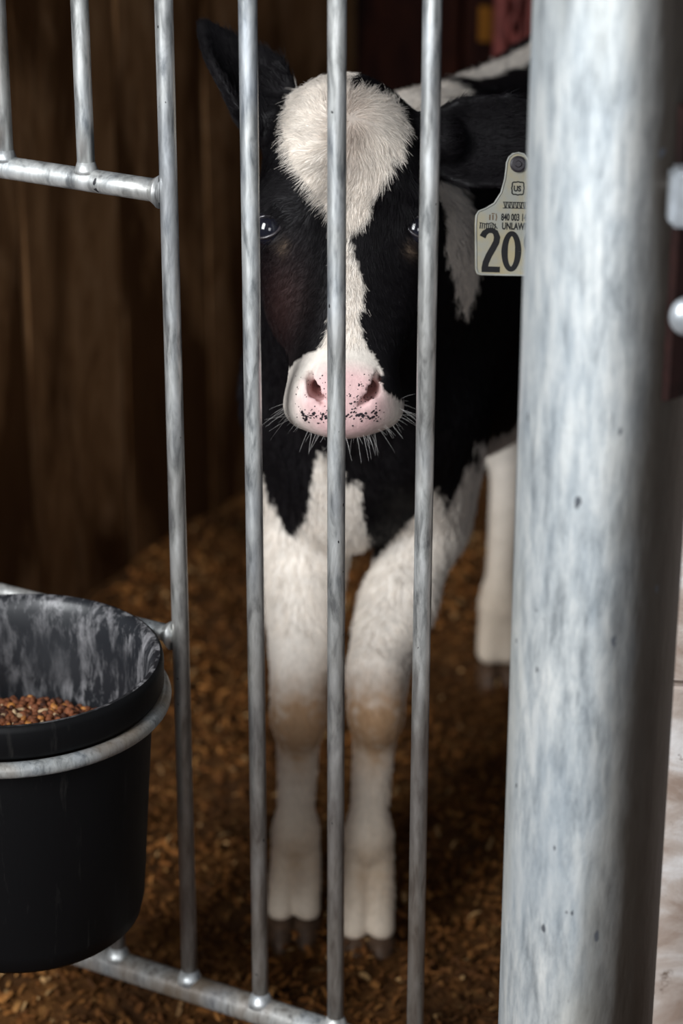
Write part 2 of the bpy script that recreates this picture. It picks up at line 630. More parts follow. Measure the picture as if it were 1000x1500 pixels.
M_pale = mat_pale()
part_wall = empty('kick_board_wall', (0.3, 1.75, 0))
tag(part_wall, 'pale whitewashed boards at the far right behind the steel post', 'boards')
for k in range(2):
    bm = bmesh.new()
    z0, z1 = -0.03 + k * 0.47, -0.03 + k * 0.47 + 0.466
    a0 = np.array([0.262, 1.83]) + PN * 0.002 * (k % 2)
    a1 = a0 + np.array([0.86, -0.10]) * 0.9
    th = np.array([0.0, 0.03])
    q = [a0, a1, a1 + th, a0 + th]
    lo = [bm.verts.new((p[0], p[1], z0)) for p in q]
    hi = [bm.verts.new((p[0], p[1], z1)) for p in q]
    for i in range(4):
        bm.faces.new((lo[i], lo[(i + 1) % 4], hi[(i + 1) % 4], hi[i]))
    bm.faces.new(lo[::-1]); bm.faces.new(hi)
    bmesh.ops.bevel(bm, geom=list(bm.edges), offset=0.002, segments=1, affect='EDGES')
    bm_obj('board', bm, M_pale, part_wall, sm=False)

# ------------------------------------------------------------------ red ribbed steel behind the calf
def on_back(px, off):
    """upright line in front of the back wall that is seen at px near the top of the picture"""
    dirv = P(px, 30, 1.0)[:2]
    A = corner - PN * off
    return dirv * ((A @ PN) / (dirv @ PN))


gate0 = on_back(733, 0.05)
gate = empty('red_gate', (gate0[0], gate0[1], 0.58))
tag(gate, 'red painted steel gate hanging on the dark back wall behind the back of the calf', 'gate')
GZ0, GZ1 = 0.58, 1.62
g1 = None
for k, px in enumerate((733, 776, 812, 850)):
    q = on_back(px, 0.05)
    g1 = q
    bm = bmesh.new()
    tube(bm, [(q[0], q[1], GZ0 + (GZ1 - GZ0) * i / 20) for i in range(21)], 0.0115 + 0.001 * (k % 2), 16)
    bm_obj('upright', bm, M_red, gate)
for z in (GZ0, GZ1):
    bm = bmesh.new()
    tube(bm, [(gate0[0], gate0[1], z), (g1[0], g1[1], z)], 0.012, 16)
    bm_obj('rail', bm, M_red, gate)
q = on_back(755, 0.075)
lk0 = empty('red_chain', (q[0], q[1], 1.6))
tag(lk0, 'red chain hanging in front of the red gate behind the calf', 'chain')
z, i = 1.6, 0
while z > 0.61:
    bm = bmesh.new()
    pts = []
    for j in range(16):
        a = 2 * PI * j / 16
        dx, dz = 0.009 * math.cos(a), 0.019 * math.sin(a)
        pts.append((q[0] + (dx if i % 2 else 0), q[1] + (0 if i % 2 else dx), z + dz))
    tube(bm, pts, 0.0042, 8, closed=True)
    bm_obj('link', bm, M_red, lk0)
    z -= 0.029
    i += 1
q = P(672, 30, 3.28)  # block invented as a stand-in for a blurred orange patch
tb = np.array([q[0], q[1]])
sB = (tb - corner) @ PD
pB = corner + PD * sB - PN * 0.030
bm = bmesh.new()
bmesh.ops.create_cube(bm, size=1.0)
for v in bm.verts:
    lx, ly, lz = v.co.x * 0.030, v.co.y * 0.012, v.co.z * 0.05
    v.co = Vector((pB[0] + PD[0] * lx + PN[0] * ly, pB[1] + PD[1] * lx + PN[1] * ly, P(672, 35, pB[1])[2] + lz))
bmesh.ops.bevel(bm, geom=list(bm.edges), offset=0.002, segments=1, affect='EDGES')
o = bm_obj('amber_block', bm, M_amber, sm=False)
tag(o, 'small amber block standing in for an orange patch on the dark back wall above the calf', 'block')

# ------------------------------------------------------------------ bucket in its ring
def mat_rubber():
    t = NT('dusty_black_rubber')
    v = t.coord((1, 1, 0.28))
    a = t.noise(v, 75, 5, 0.7, 0.3)
    b = t.noise(t.coord(), 11, 3)
    up = t.ramp(a, [(0.48, 0.0), (0.70, 1.0)])
    dust = t.mix(1.0, up, t.ramp(b, [(0.35, 0.15), (0.6, 1.0)]), 'MULTIPLY')
    c = t.mix(dust, (0.013, 0.014, 0.017), (0.34, 0.33, 0.34))
    t.set(Base_Color=c, Roughness=0.42, Specular_IOR_Level=0.5)
    t.bump(a, 0.2, 0.001)
    return t.m


def mat_rubber_out():
    t = NT('black_rubber_outside')
    v = t.coord((1, 1, 0.15))
    a = t.noise(v, 90, 4, 0.7)
    c = t.mix(t.ramp(a, [(0.60, 0.0), (0.80, 0.5)]), (0.003, 0.003, 0.0035), (0.03, 0.028, 0.026))
    t.set(Base_Color=c, Roughness=0.55, Specular_IOR_Level=0.16)
    t.bump(a, 0.2, 0.001)
    return t.m


BY = 1.817
BC = P(16, 963, BY)
BZ = BC[2]
BR = 0.129
bucket = empty('feed_bucket', (BC[0], BC[1], BZ - 0.245))
tag(bucket, 'black rubber feed bucket with dusty inside held in a steel ring', 'bucket')
M_rin, M_rout = mat_rubber(), mat_rubber_out()
bm = bmesh.new()
rg = lathe(bm, [(0.088, -0.230), (0.092, -0.249), (0.098, -0.252), (0.103, -0.247), (0.1065, -0.232), (0.119, -0.046), (0.1195, -0.032),
                (0.1275, -0.029), (0.1292, -0.025), (0.1296, -0.006), (0.1285, -0.001), (0.1265, 0.0)], 96)
bm.faces.new(rg[0][::-1])
o = bm_obj('shell', bm, M_rout); o.parent = bucket; o.location = (0, 0, 0.245)
bm = bmesh.new()
rg = lathe(bm, [(0.1265, 0.0), (0.1225, -0.0008), (0.1195, -0.005), (0.1165, -0.012), (0.1145, -0.03), (0.103, -0.2), (0.10, -0.222), (0.088, -0.230)], 96)
bm.faces.new(rg[-1])
o = bm_obj('lining', bm, M_rin); o.parent = bucket; o.location = (0, 0, 0.245)
o['label'] = 'dust-streaked inside of the bucket'

ring = empty('bucket_ring', (BC[0], BC[1], BZ - 0.0385))
tag(ring, 'galvanised rod ring that carries the black bucket on the pen front', 'ring')
bm = bmesh.new()
tube(bm, [(0.1285 * math.cos(2 * PI * k / 96), 0.1285 * math.sin(2 * PI * k / 96), 0.0) for k in range(96)], 0.0068, 14, closed=True)
o = bm_obj('hoop', bm, M_lowrail); o.parent = ring
for a_deg in (38, 92):
    # short arms from the hoop back to the middle rail
    a = math.radians(a_deg)
    p = Vector((0.134 * math.cos(a), 0.134 * math.sin(a), 0))
    base = np.array([BC[0] + p.x, BC[1] + p.y])
    s_ = (base - PA) @ PD
    tgt = at_s(min(s_ , bars_full[0] - 0.012), z_mid_rail - 0.012, -0.006)
    bm = bmesh.new()
    tube(bm, [p, Vector((tgt[0] - BC[0], tgt[1] - BC[1], tgt[2] - (BZ - 0.0385)))], 0.0055, 12)
    o = bm_obj('arm', bm, M_rail); o.parent = ring

# feed: pellets, cracked corn, oats
feed_mats = [mat_plain('feed_pellet', (0.22, 0.075, 0.032), 0.7, 0, 0.3, 0.4, 200),
             mat_plain('feed_corn', (0.50, 0.20, 0.05), 0.5, 0, 0.4, 0.3, 200),
             mat_plain('feed_oat', (0.55, 0.38, 0.22), 0.6, 0, 0.3, 0.3, 200),
             mat_plain('feed_dark', (0.07, 0.025, 0.014), 0.7, 0, 0.3, 0.4, 200)]
bm = bmesh.new()
zf = BZ - 0.094
for _ in range(2600):
    rr, aa = 0.098 * math.sqrt(random.random()), random.uniform(0, 2 * PI)
    x, y = BC[0] + rr * math.cos(aa), BC[1] + rr * math.sin(aa)
    z = zf + 0.010 * (1 - (rr / 0.106) ** 2) + random.uniform(-0.006, 0.003)
    k = random.choices([0, 1, 2, 3], [0.50, 0.10, 0.07, 0.33])[0]
    L = {0: 0.0085, 1: 0.0055, 2: 0.0095, 3: 0.007}[k] * random.uniform(0.7, 1.2)
    W = {0: 0.0030, 1: 0.0040, 2: 0.0018, 3: 0.0028}[k] * random.uniform(0.8, 1.2)
    d = Vector((random.gauss(0, 1), random.gauss(0, 1), random.gauss(0, 0.7))).normalized()
    c = Vector((x, y, z))
    n0 = len(bm.faces)
    tube(bm, [c - d * L * .5, c - d * L * .3, c + d * L * .3, c + d * L * .5], [W * .5, W, W, W * .5], 6)
    bm.faces.ensure_lookup_table()
    for f in bm.faces[n0:]:
        f.material_index = k
rgs = []
for r_ in (0.1035, 0.09, 0.06, 0.03, 0.004):
    rgs.append([bm.verts.new((BC[0] + r_ * math.cos(2 * PI * k / 40), BC[1] + r_ * math.sin(2 * PI * k / 40),
                              zf - 0.003 + 0.008 * (1 - (r_ / .106) ** 2))) for k in range(40)])
for i in range(4):
    for k in range(40):
        f = bm.faces.new((rgs[i][k], rgs[i][(k + 1) % 40], rgs[i + 1][(k + 1) % 40], rgs[i + 1][k]))
        f.material_index = 3
me_feed = bm_obj('calf_feed', bm, None)
for m in feed_mats:
    me_feed.data.materials.append(m)
tag(me_feed, 'brown pellets and yellow cracked corn lying in the black bucket', 'feed', kind='stuff')

# ------------------------------------------------------------------ the calf: one smooth signed distance field
O_H = P(503, 330, 1.945)                    # between the eyes, on the face
TILT = math.radians(21)
HX = np.array([1.0, 0, 0])
HD = np.array([0, -math.sin(TILT), -math.cos(TILT)])
HN = np.array([0, -math.cos(TILT), math.sin(TILT)])
RB = np.stack([HX, HD, HN])                 # rows: head frame axes


def H(x, d, n):
    return O_H + HX * x + HD * d + HN * n


def H_px(px, py, n=0.0):
    """(x, d) in the head frame for a bearing on the plane n above the face"""
    u, v = (px - 500.0) / FOC, (750.0 - py) / FOC
    d = np.array([u, CP + v * SP, -SP + v * CP])
    o = np.array([0, 0, CAM_H]) - (O_H + HN * n)
    t = -(o @ HN) / (d @ HN)
    q = o + d * t
    return q @ HX, q @ HD


HS = 0.0034                                 # grid step
G0 = np.array([-0.19, 1.865, -0.01])
G1 = np.array([0.50, 3.06, 1.06])
NG = np.ceil((G1 - G0) / HS).astype(int) + 1
FLD = np.full(NG, 1.0, dtype=np.float32)
AX = [G0[i] + HS * np.arange(NG[i]) for i in range(3)]


def block(lo, hi):
    i0 = np.clip(np.floor((lo - G0) / HS).astype(int), 0, NG - 1)
    i1 = np.clip(np.ceil((hi - G0) / HS).astype(int) + 1, 1, NG)
    sl = tuple(slice(a, b) for a, b in zip(i0, i1))
    X, Y, Z = np.meshgrid(AX[0][sl[0]], AX[1][sl[1]], AX[2][sl[2]], indexing='ij')
    return sl, np.stack([X, Y, Z], -1).astype(np.float32)


def blend(sl, d, k, sub=False):
    a = FLD[sl]
    d = d.astype(np.float32)
    if sub:
        h = np.clip(0.5 - 0.5 * (a + d) / k, 0, 1)
        FLD[sl] = a * (1 - h) + (-d) * h + k * h * (1 - h)
    else:
        h = np.clip(0.5 + 0.5 * (a - d) / k, 0, 1)
        FLD[sl] = a * (1 - h) + d * h - k * h * (1 - h)


def cone(a, b, r1, r2, k=0.02, sub=False):
    a, b = np.asarray(a, float), np.asarray(b, float)
    m = max(r1, r2) + k + 0.012
    sl, Q = block(np.minimum(a, b) - m, np.maximum(a, b) + m)
    ba = (b - a).astype(np.float32)
    pa = Q - a.astype(np.float32)
    t = np.clip((pa @ ba) / (ba @ ba), 0, 1)
    d = np.linalg.norm(pa - t[..., None] * ba, axis=-1) - (r1 + (r2 - r1) * t)
    blend(sl, d, k, sub)


def ell(c, r, k=0.02, R=None, sub=False):
    """ellipsoid; R has its axes as rows"""
    c, r = np.asarray(c, float), np.asarray(r, float)
    R = np.eye(3) if R is None else R
    m = r.max() + k + 0.012
    sl, Q = block(c - m, c + m)
    q = (Q - c.astype(np.float32)) @ R.T.astype(np.float32)
    k0 = np.linalg.norm(q / r, axis=-1)
    k1 = np.linalg.norm(q / (r * r), axis=-1) + 1e-6
    blend(sl, k0 * (k0 - 1.0) / k1, k, sub)


def axes(u, approx):
    u = np.asarray(u, float); u = u / np.linalg.norm(u)
    wv = np.asarray(approx, float); wv = wv - u * (wv @ u); wv /= np.linalg.norm(wv)
    v = np.cross(wv, u)
    return np.stack([u, v, wv])


def leaf(root, tip, facing, halfw, thick, cup, k, prof):
    """an ear: pointed cupped leaf from root to tip, its hollow towards facing"""
    root, tip = np.asarray(root), np.asarray(tip)
    R = axes(tip - root, facing)
    L = np.linalg.norm(tip - root)
    lo, hi = np.minimum(root, tip) - halfw - 0.03, np.maximum(root, tip) + halfw + 0.03
    sl, Q = block(lo, hi)
    q = (Q - root.astype(np.float32)) @ R.T.astype(np.float32)
    u, v, ww = q[..., 0] / L, q[..., 1], q[..., 2]
    hw = np.interp(np.clip(u, 0, 1), prof[0], prof[1]) * halfw
    out_u = np.maximum(np.maximum(-q[..., 0], q[..., 0] - L), 0)
    ov = np.maximum(np.abs(v) - hw, 0)
    wc = ww - cup * v * v / halfw + 0.25 * cup * halfw
    ow = np.maximum(np.abs(wc) - thick * 0.3, 0)
    d = np.sqrt(out_u ** 2 + (ov * 0.8) ** 2 + ow ** 2) - thick * 0.7
    blend(sl, d, k)


# torso
BD = np.array([0.43, 0.90, 0.0]); BD /= np.linalg.norm(BD)      # body axis, chest to rump
BS = np.array([BD[1], -BD[0], 0.0])                              # to the calf's left (image right)
RT = np.stack([BD, BS, np.array([0, 0, 1.0])])
C0 = np.array([0.010, 2.215, 0.0])                               # below the breastbone point


def T(u, s, z):
    return C0 + BD * u + BS * s + np.array([0, 0, z])


ell(T(0.16, 0.0, 0.600), (0.19, 0.102, 0.190), 0.045, RT)         # fore ribcage
ell(T(0.36, 0.0, 0.585), (0.25, 0.140, 0.195), 0.06, RT)         # belly
ell(T(0.57, 0.0, 0.640), (0.17, 0.128, 0.160), 0.06, RT)         # rump
cone(T(0.16, 0.0, 0.775), T(0.55, 0.0, 0.745), 0.050, 0.056, 0.06)   # spine line
ell(T(0.05, -0.052, 0.585), (0.085, 0.048, 0.145), 0.04, RT)     # shoulders
ell(T(0.07, 0.062, 0.590), (0.095, 0.050, 0.150), 0.04, RT)
ell(T(-0.03, -0.060, 0.560), (0.042, 0.038, 0.065), 0.04, RT)   # point of the shoulder
ell(T(-0.02, 0.066, 0.545), (0.042, 0.038, 0.065), 0.04, RT)
ell(T(-0.01, 0.0, 0.495), (0.070, 0.066, 0.098), 0.03, RT)      # brisket
# neck
NB = H(0.0, -0.015, -0.120)
cone(T(0.05, 0.0, 0.640), NB, 0.112, 0.066, 0.04)
cone(T(0.12, 0.0, 0.730), H(0.0, -0.060, -0.120), 0.075, 0.055, 0.05)
cone(T(0.00, 0.0, 0.560), H(0.0, 0.020, -0.115), 0.092, 0.050, 0.04)
cone(T(0.10, 0.07, 0.66), H(0.045, 0.00, -0.15), 0.065, 0.040, 0.05)
# tail
cone(T(0.70, 0, 0.73), T(0.755, 0, 0.66), 0.020, 0.016, 0.03)
cone(T(0.755, 0, 0.66), T(0.765, 0, 0.40), 0.016, 0.010, 0.01)
cone(T(0.765, 0, 0.40), T(0.765, 0, 0.30), 0.014, 0.018, 0.01)

# front legs: elbow, knee, fetlock, toes
def front_leg(el, kn, ft, hoof, sgn):
    el, kn, ft, hoof = map(np.asarray, (el, kn, ft, hoof))
    cone(el, kn + np.array([0, 0, 0.045]), 0.036, 0.026, 0.020)
    ell(kn + np.array([0, -0.004, 0.006]), (0.0285, 0.030, 0.040), 0.022)
    ell(kn + np.array([0, -0.014, -0.008]), (0.022, 0.020, 0.028), 0.012)
    cone(kn + np.array([0, 0.004, -0.02]), ft + np.array([0, 0.004, 0.02]), 0.0225, 0.0185, 0.018)
    ell(ft, (0.0245, 0.026, 0.028), 0.018)
    for t_ in (-1, 1):
        tip = hoof + np.array([t_ * 0.0140, 0, 0])
        cone(ft + np.array([t_ * 0.010, -0.004, -0.016]), tip + np.array([0, 0.002, 0.030]), 0.0155, 0.0138, 0.006)
        cone(ft + np.array([t_ * 0.012, 0.022, -0.012]), ft + np.array([t_ * 0.012, 0.029, -0.02]), 0.009, 0.006, 0.008)


KN_L, FT_L = P(438, 1036, 2.155), P(434, 1228, 2.155)
HF_L = P(432, 1358, 2.12); HF_L[2] = -0.004
KN_R, FT_R = P(551, 1030, 2.125), P(541, 1232, 2.115)
HF_R = P(540, 1393, 2.085); HF_R[2] = -0.004
front_leg(P(447, 820, 2.23), KN_L, FT_L, HF_L, -1)
front_leg(P(580, 890, 2.185), KN_R, FT_R, HF_R, 1)
cone(T(0.0, -0.056, 0.53), P(446, 800, 2.23), 0.044, 0.037, 0.03)
cone(T(0.02, 0.066, 0.53), P(614, 780, 2.24), 0.046, 0.040, 0.03)
cone(P(614, 780, 2.24), P(589, 870, 2.19), 0.040, 0.032, 0.015)
cone(P(589, 870, 2.19), P(554, 985, 2.14), 0.032, 0.029, 0.015)
cone(T(0.03, 0.080, 0.56), P(648, 750, 2.27), 0.036, 0.026, 0.04)
cone(P(446, 800, 2.23), P(447, 950, 2.18), 0.037, 0.032, 0.02)


def hind_leg(s, hoof):
    hip, stifle = T(0.60, s * 0.85, 0.62), T(0.47, s * 1.0, 0.50)
    hock = np.array([hoof[0] + 0.012, hoof[1] + 0.085, 0.335])
    ft = np.array([hoof[0], hoof[1] + 0.012, 0.105])
    cone(hip, stifle, 0.088, 0.070, 0.06)
    cone(hip, T(0.58, s * 1.1, 0.47), 0.085, 0.062, 0.05)
    cone(stifle, hock + np.array([0, 0, 0.02]), 0.070, 0.031, 0.04)
    ell(hock + np.array([-0.012, 0, -0.03]), (0.030, 0.036, 0.055), 0.025)
    cone(hock, ft + np.array([0, 0, 0.02]), 0.023, 0.019, 0.02)
    ell(ft, (0.025, 0.027, 0.028), 0.018)
    for t_ in (-1, 1):
        cone(ft + np.array([t_ * 0.009, -0.006, -0.01]), np.array([hoof[0] + t_ * 0.0125, hoof[1] + 0.004, 0.036]), 0.018, 0.0165, 0.012)
        cone(ft + np.array([t_ * 0.012, 0.022, -0.012]), ft + np.array([t_ * 0.012, 0.03, -0.022]), 0.009, 0.006, 0.008)


HF_HL = P(731, 996, 2.70); HF_HL[2] = 0.0
HF_HR = HF_HL + np.array([0.165, -0.02, 0.0])
hind_leg(-0.078, HF_HL)
hind_leg(0.078, HF_HR)

# head
ell(H(0, -0.050, -0.078), (0.070, 0.082, 0.076), 0.02, RB)            # cranium
ell(H(0, -0.090, -0.060), (0.046, 0.036, 0.040), 0.025, RB)           # poll
ell(H(0, -0.030, -0.050), (0.064, 0.065, 0.046), 0.02, RB)            # forehead plate
for sg in (-1, 1):
    ell(H(sg * 0.056, -0.006, -0.046), (0.024, 0.032, 0.032), 0.02, RB)   # brow and orbit
    ell(H(sg * 0.040, 0.040, -0.085), (0.032, 0.062, 0.050), 0.03, RB)    # cheek
    cone(H(sg * 0.038, 0.040, -0.060), H(sg * 0.024, 0.110, -0.045), 0.026, 0.022, 0.02)
    ell(H(sg * 0.027, 0.142, -0.030), (0.0215, 0.026, 0.030), 0.018, RB)  # nostril wings
    ell(H(sg * 0.033, 0.153, -0.040), (0.0175, 0.017, 0.026), 0.013, RB)   # lips
cone(H(0, 0.000, -0.046), H(0, 0.118, -0.036), 0.044, 0.029, 0.025)   # nose bridge
cone(H(0, 0.020, -0.115), H(0, 0.140, -0.065), 0.048, 0.026, 0.03)    # jaw
ell(H(0, 0.136, -0.036), (0.036, 0.034, 0.038), 0.02, RB)             # muzzle
ell(H(0, 0.150, -0.020), (0.026, 0.024, 0.022), 0.014, RB)            # nose pad
ell(H(0, 0.164, -0.038), (0.026, 0.013, 0.027), 0.014, RB)            # chin and lower lip
# ear roots and ears
ER_L0, ER_L1 = H(-0.052, -0.092, -0.080), P(338, 120, 2.06)
cone(ER_L0, P(375, 165, 2.05), 0.022, 0.016, 0.018)
leaf(P(392, 190, 2.05), P(301, 34, 2.085), (0.75, -0.65, 0.1), 0.034, 0.0062, 0.55, 0.012,
     ([0, 0.2, 0.45, 0.7, 0.88, 1.0], [0.55, 0.95, 1.0, 0.66, 0.30, 0.04]))
cone(H(0.052, -0.080, -0.080), P(645, 205, 2.04), 0.024, 0.018, 0.018)
EAR_R0, EAR_R1 = P(628, 212, 2.045), P(862, 205, 2.065)
leaf(EAR_R0, EAR_R1, (0.05, -0.86, 0.35), 0.036, 0.0062, 0.35, 0.012,
     ([0, 0.2, 0.5, 0.75, 0.9, 1.0], [0.6, 0.95, 1.0, 0.7, 0.35, 0.04]))
# eye openings, nostrils, mouth line
EYE = {}
for sg in (-1, 1):
    e = H(sg * 0.0635, 0.000, -0.0325)
    EYE[sg] = e
    ell(e + HX * sg * 0.004 + HN * 0.014, (0.0130, 0.0088, 0.014), 0.005, RB, True)
    x1, d1 = H_px(503 + sg * 49, 551, -0.006)
    x2, d2 = H_px(503 + sg * 41, 572, -0.002)
    x3, d3 = H_px(503 + sg * 25, 592, 0.001)
    a, m_, b = H(x1, d1, -0.008), H(x2, d2, -0.006), H(x3, d3, 0.000)
    cone(a, m_, 0.0040, 0.0058, 0.006, True)
    cone(m_, b, 0.0055, 0.0026, 0.005, True)
    cone(m_, H(sg * 0.020, 0.128, -0.034), 0.0060, 0.0045, 0.004, True)
    cone(H(x2 * 0.85, d2 + 0.004, -0.010), H(sg * 0.016, 0.140, -0.022), 0.0045, 0.003, 0.004, True)


def surface_nets(F):
    ins = F < 0
    # active cells
    c = ins[:-1, :-1, :-1].astype(np.uint8)
    s = np.zeros_like(c)
    for i in (0, 1):
        for j in (0, 1):
            for k in (0, 1):
                s += ins[i:ins.shape[0] - 1 + i, j:ins.shape[1] - 1 + j, k:ins.shape[2] - 1 + k]
    act = (s > 0) & (s < 8)
    idx = np.argwhere(act)
    vid = np.full(act.shape, -1, dtype=np.int64)
    vid[act] = np.arange(len(idx))
    acc = np.zeros((len(idx), 3)); cnt = np.zeros(len(idx))
    cor = [(i, j, k) for i in (0, 1) for j in (0, 1) for k in (0, 1)]
    for a in cor:
        for ax in range(3):
            if a[ax]: continue
            b = list(a); b[ax] = 1
            fa = F[idx[:, 0] + a[0], idx[:, 1] + a[1], idx[:, 2] + a[2]].astype(float)
            fb = F[idx[:, 0] + b[0], idx[:, 1] + b[1], idx[:, 2] + b[2]].astype(float)
            m = (fa < 0) != (fb < 0)
            t = np.where(m, fa / np.where(m, fa - fb, 1), 0)
            p = np.tile(np.array(a, float), (len(idx), 1)); p[:, ax] += t
            acc[m] += p[m]; cnt[m] += 1
    V = G0 + HS * (idx + acc / cnt[:, None])
    quads = []
    for ax in range(3):
        u, v = (ax + 1) % 3, (ax + 2) % 3
        A = [slice(1, -1)] * 3; B = [slice(1, -1)] * 3
        A[ax] = slice(0, -1); B[ax] = slice(1, None)
        for q_ in (u, v):
            A[q_] = B[q_] = slice(1, -1)
        ia, ib = ins[tuple(A)], ins[tuple(B)]
        e = np.argwhere(ia != ib)
        off = np.array([1, 1, 1]); off[ax] = 0
        e0 = e + off
        flip = ia[tuple(e.T)]
        def cell(du, dv):
            w_ = e0.copy(); w_[:, u] -= du; w_[:, v] -= dv
            return vid[tuple(w_.T)]
        q = np.stack([cell(1, 1), cell(0, 1), cell(0, 0), cell(1, 0)], 1)
        q[~flip] = q[~flip][:, ::-1]
        quads.append(q)
    return V, np.concatenate(quads)


V, Q = surface_nets(FLD)
# keep the one connected skin, relax it a little
E = np.unique(np.sort(np.concatenate([Q[:, [0, 1]], Q[:, [1, 2]], Q[:, [2, 3]], Q[:, [3, 0]]]), axis=1), axis=0)
deg = np.bincount(E.ravel(), minlength=len(V)).astype(float)
def relax(V, f):
    A = np.zeros_like(V)
    for i in range(3):
        A[:, i] = np.bincount(E[:, 0], V[E[:, 1], i], len(V)) + np.bincount(E[:, 1], V[E[:, 0], i], len(V))
    return V + f * (A / deg[:, None] - V)
for _ in range(2):
    V = relax(V, 0.5); V = relax(V, -0.35)


# ---- coat pattern: patches drawn on planes that belong to the calf
def inside(poly, X, Y):
    poly = np.asarray(poly); c = np.zeros(len(X), bool)
    j = len(poly) - 1
    for i in range(len(poly)):
        xi, yi, xj, yj = *poly[i], *poly[j]
        if yi != yj:
            c ^= ((yi > Y) != (yj > Y)) & (X < (xj - xi) * (Y - yi) / (yj - yi) + xi)
        j = i
    return c


def vnoise(Pt, f, seed=0.0):
    Z = Pt * f + seed
    return (np.sin(Z[:, 0] * 1.7 + 2.1 * np.sin(Z[:, 1])) + np.sin(Z[:, 1] * 2.3 + 1.7 * np.sin(Z[:, 2] * 1.3))
            + np.sin(Z[:, 2] * 2.9 + 1.3 * np.sin(Z[:, 0] * 1.9))) / 3.0


BLAZE = [H_px(*p) for p in [(416, 165), (417, 138), (434, 100), (480, 60), (520, 60), (545, 112), (570, 125), (587, 145), (594, 180), (587, 212),
         (573, 240), (559, 272), (547, 303), (535, 322), (517, 336), (512, 348), (517, 368), (527, 398), (533, 428), (530, 450), (527, 470),
         (534, 500), (546, 520), (560, 545), (580, 560), (640, 620), (600, 680), (400, 680), (380, 600), (412, 545), (430, 532), (450, 517), (472, 505), (484, 480),
         (486, 420), (488, 360), (480, 318), (469, 296), (451, 270), (430, 243), (418, 215), (413, 190)]]
NOTCH = [H_px(*p) for p in [(552, 548), (566, 545), (600, 560), (600, 590), (572, 578), (562, 570)]]
TOPBLACK = [H_px(*p) for p in [(506, 60), (510, 124), (540, 124), (565, 132), (588, 146), (606, 168), (640, 120), (600, 40)]]


def proj_plane(px, py, Yr):
    q = P(px, py, Yr)
    return q[0], q[2]


TH2 = math.tan(math.radians(21))
CHEST = [proj_plane(*p, 2.2) for p in [(100, -500), (100, 690), (345, 690), (383, 698), (400, 745), (426, 786), (445, 765), (458, 715), (468, 655),
         (490, 660), (507, 697), (525, 702), (532, 760), (546, 822), (566, 800), (602, 757), (628, 718), (642, 712), (654, 744), (664, 730),
         (680, 685), (692, 648), (760, 636), (1300, 600), (1300, -500)]]
NECKP = [proj_plane(*p, 2.2) for p in [(615, 275), (650, 262), (676, 275), (692, 320), (694, 400), (684, 470), (666, 455), (648, 400), (628, 350)]]
WHITE, BLACK = np.array([0.78, 0.71, 0.635]), np.array([0.006, 0.005, 0.006])
PINK, TAN = np.array([0.74, 0.49, 0.48]), np.array([0.40, 0.21, 0.085])


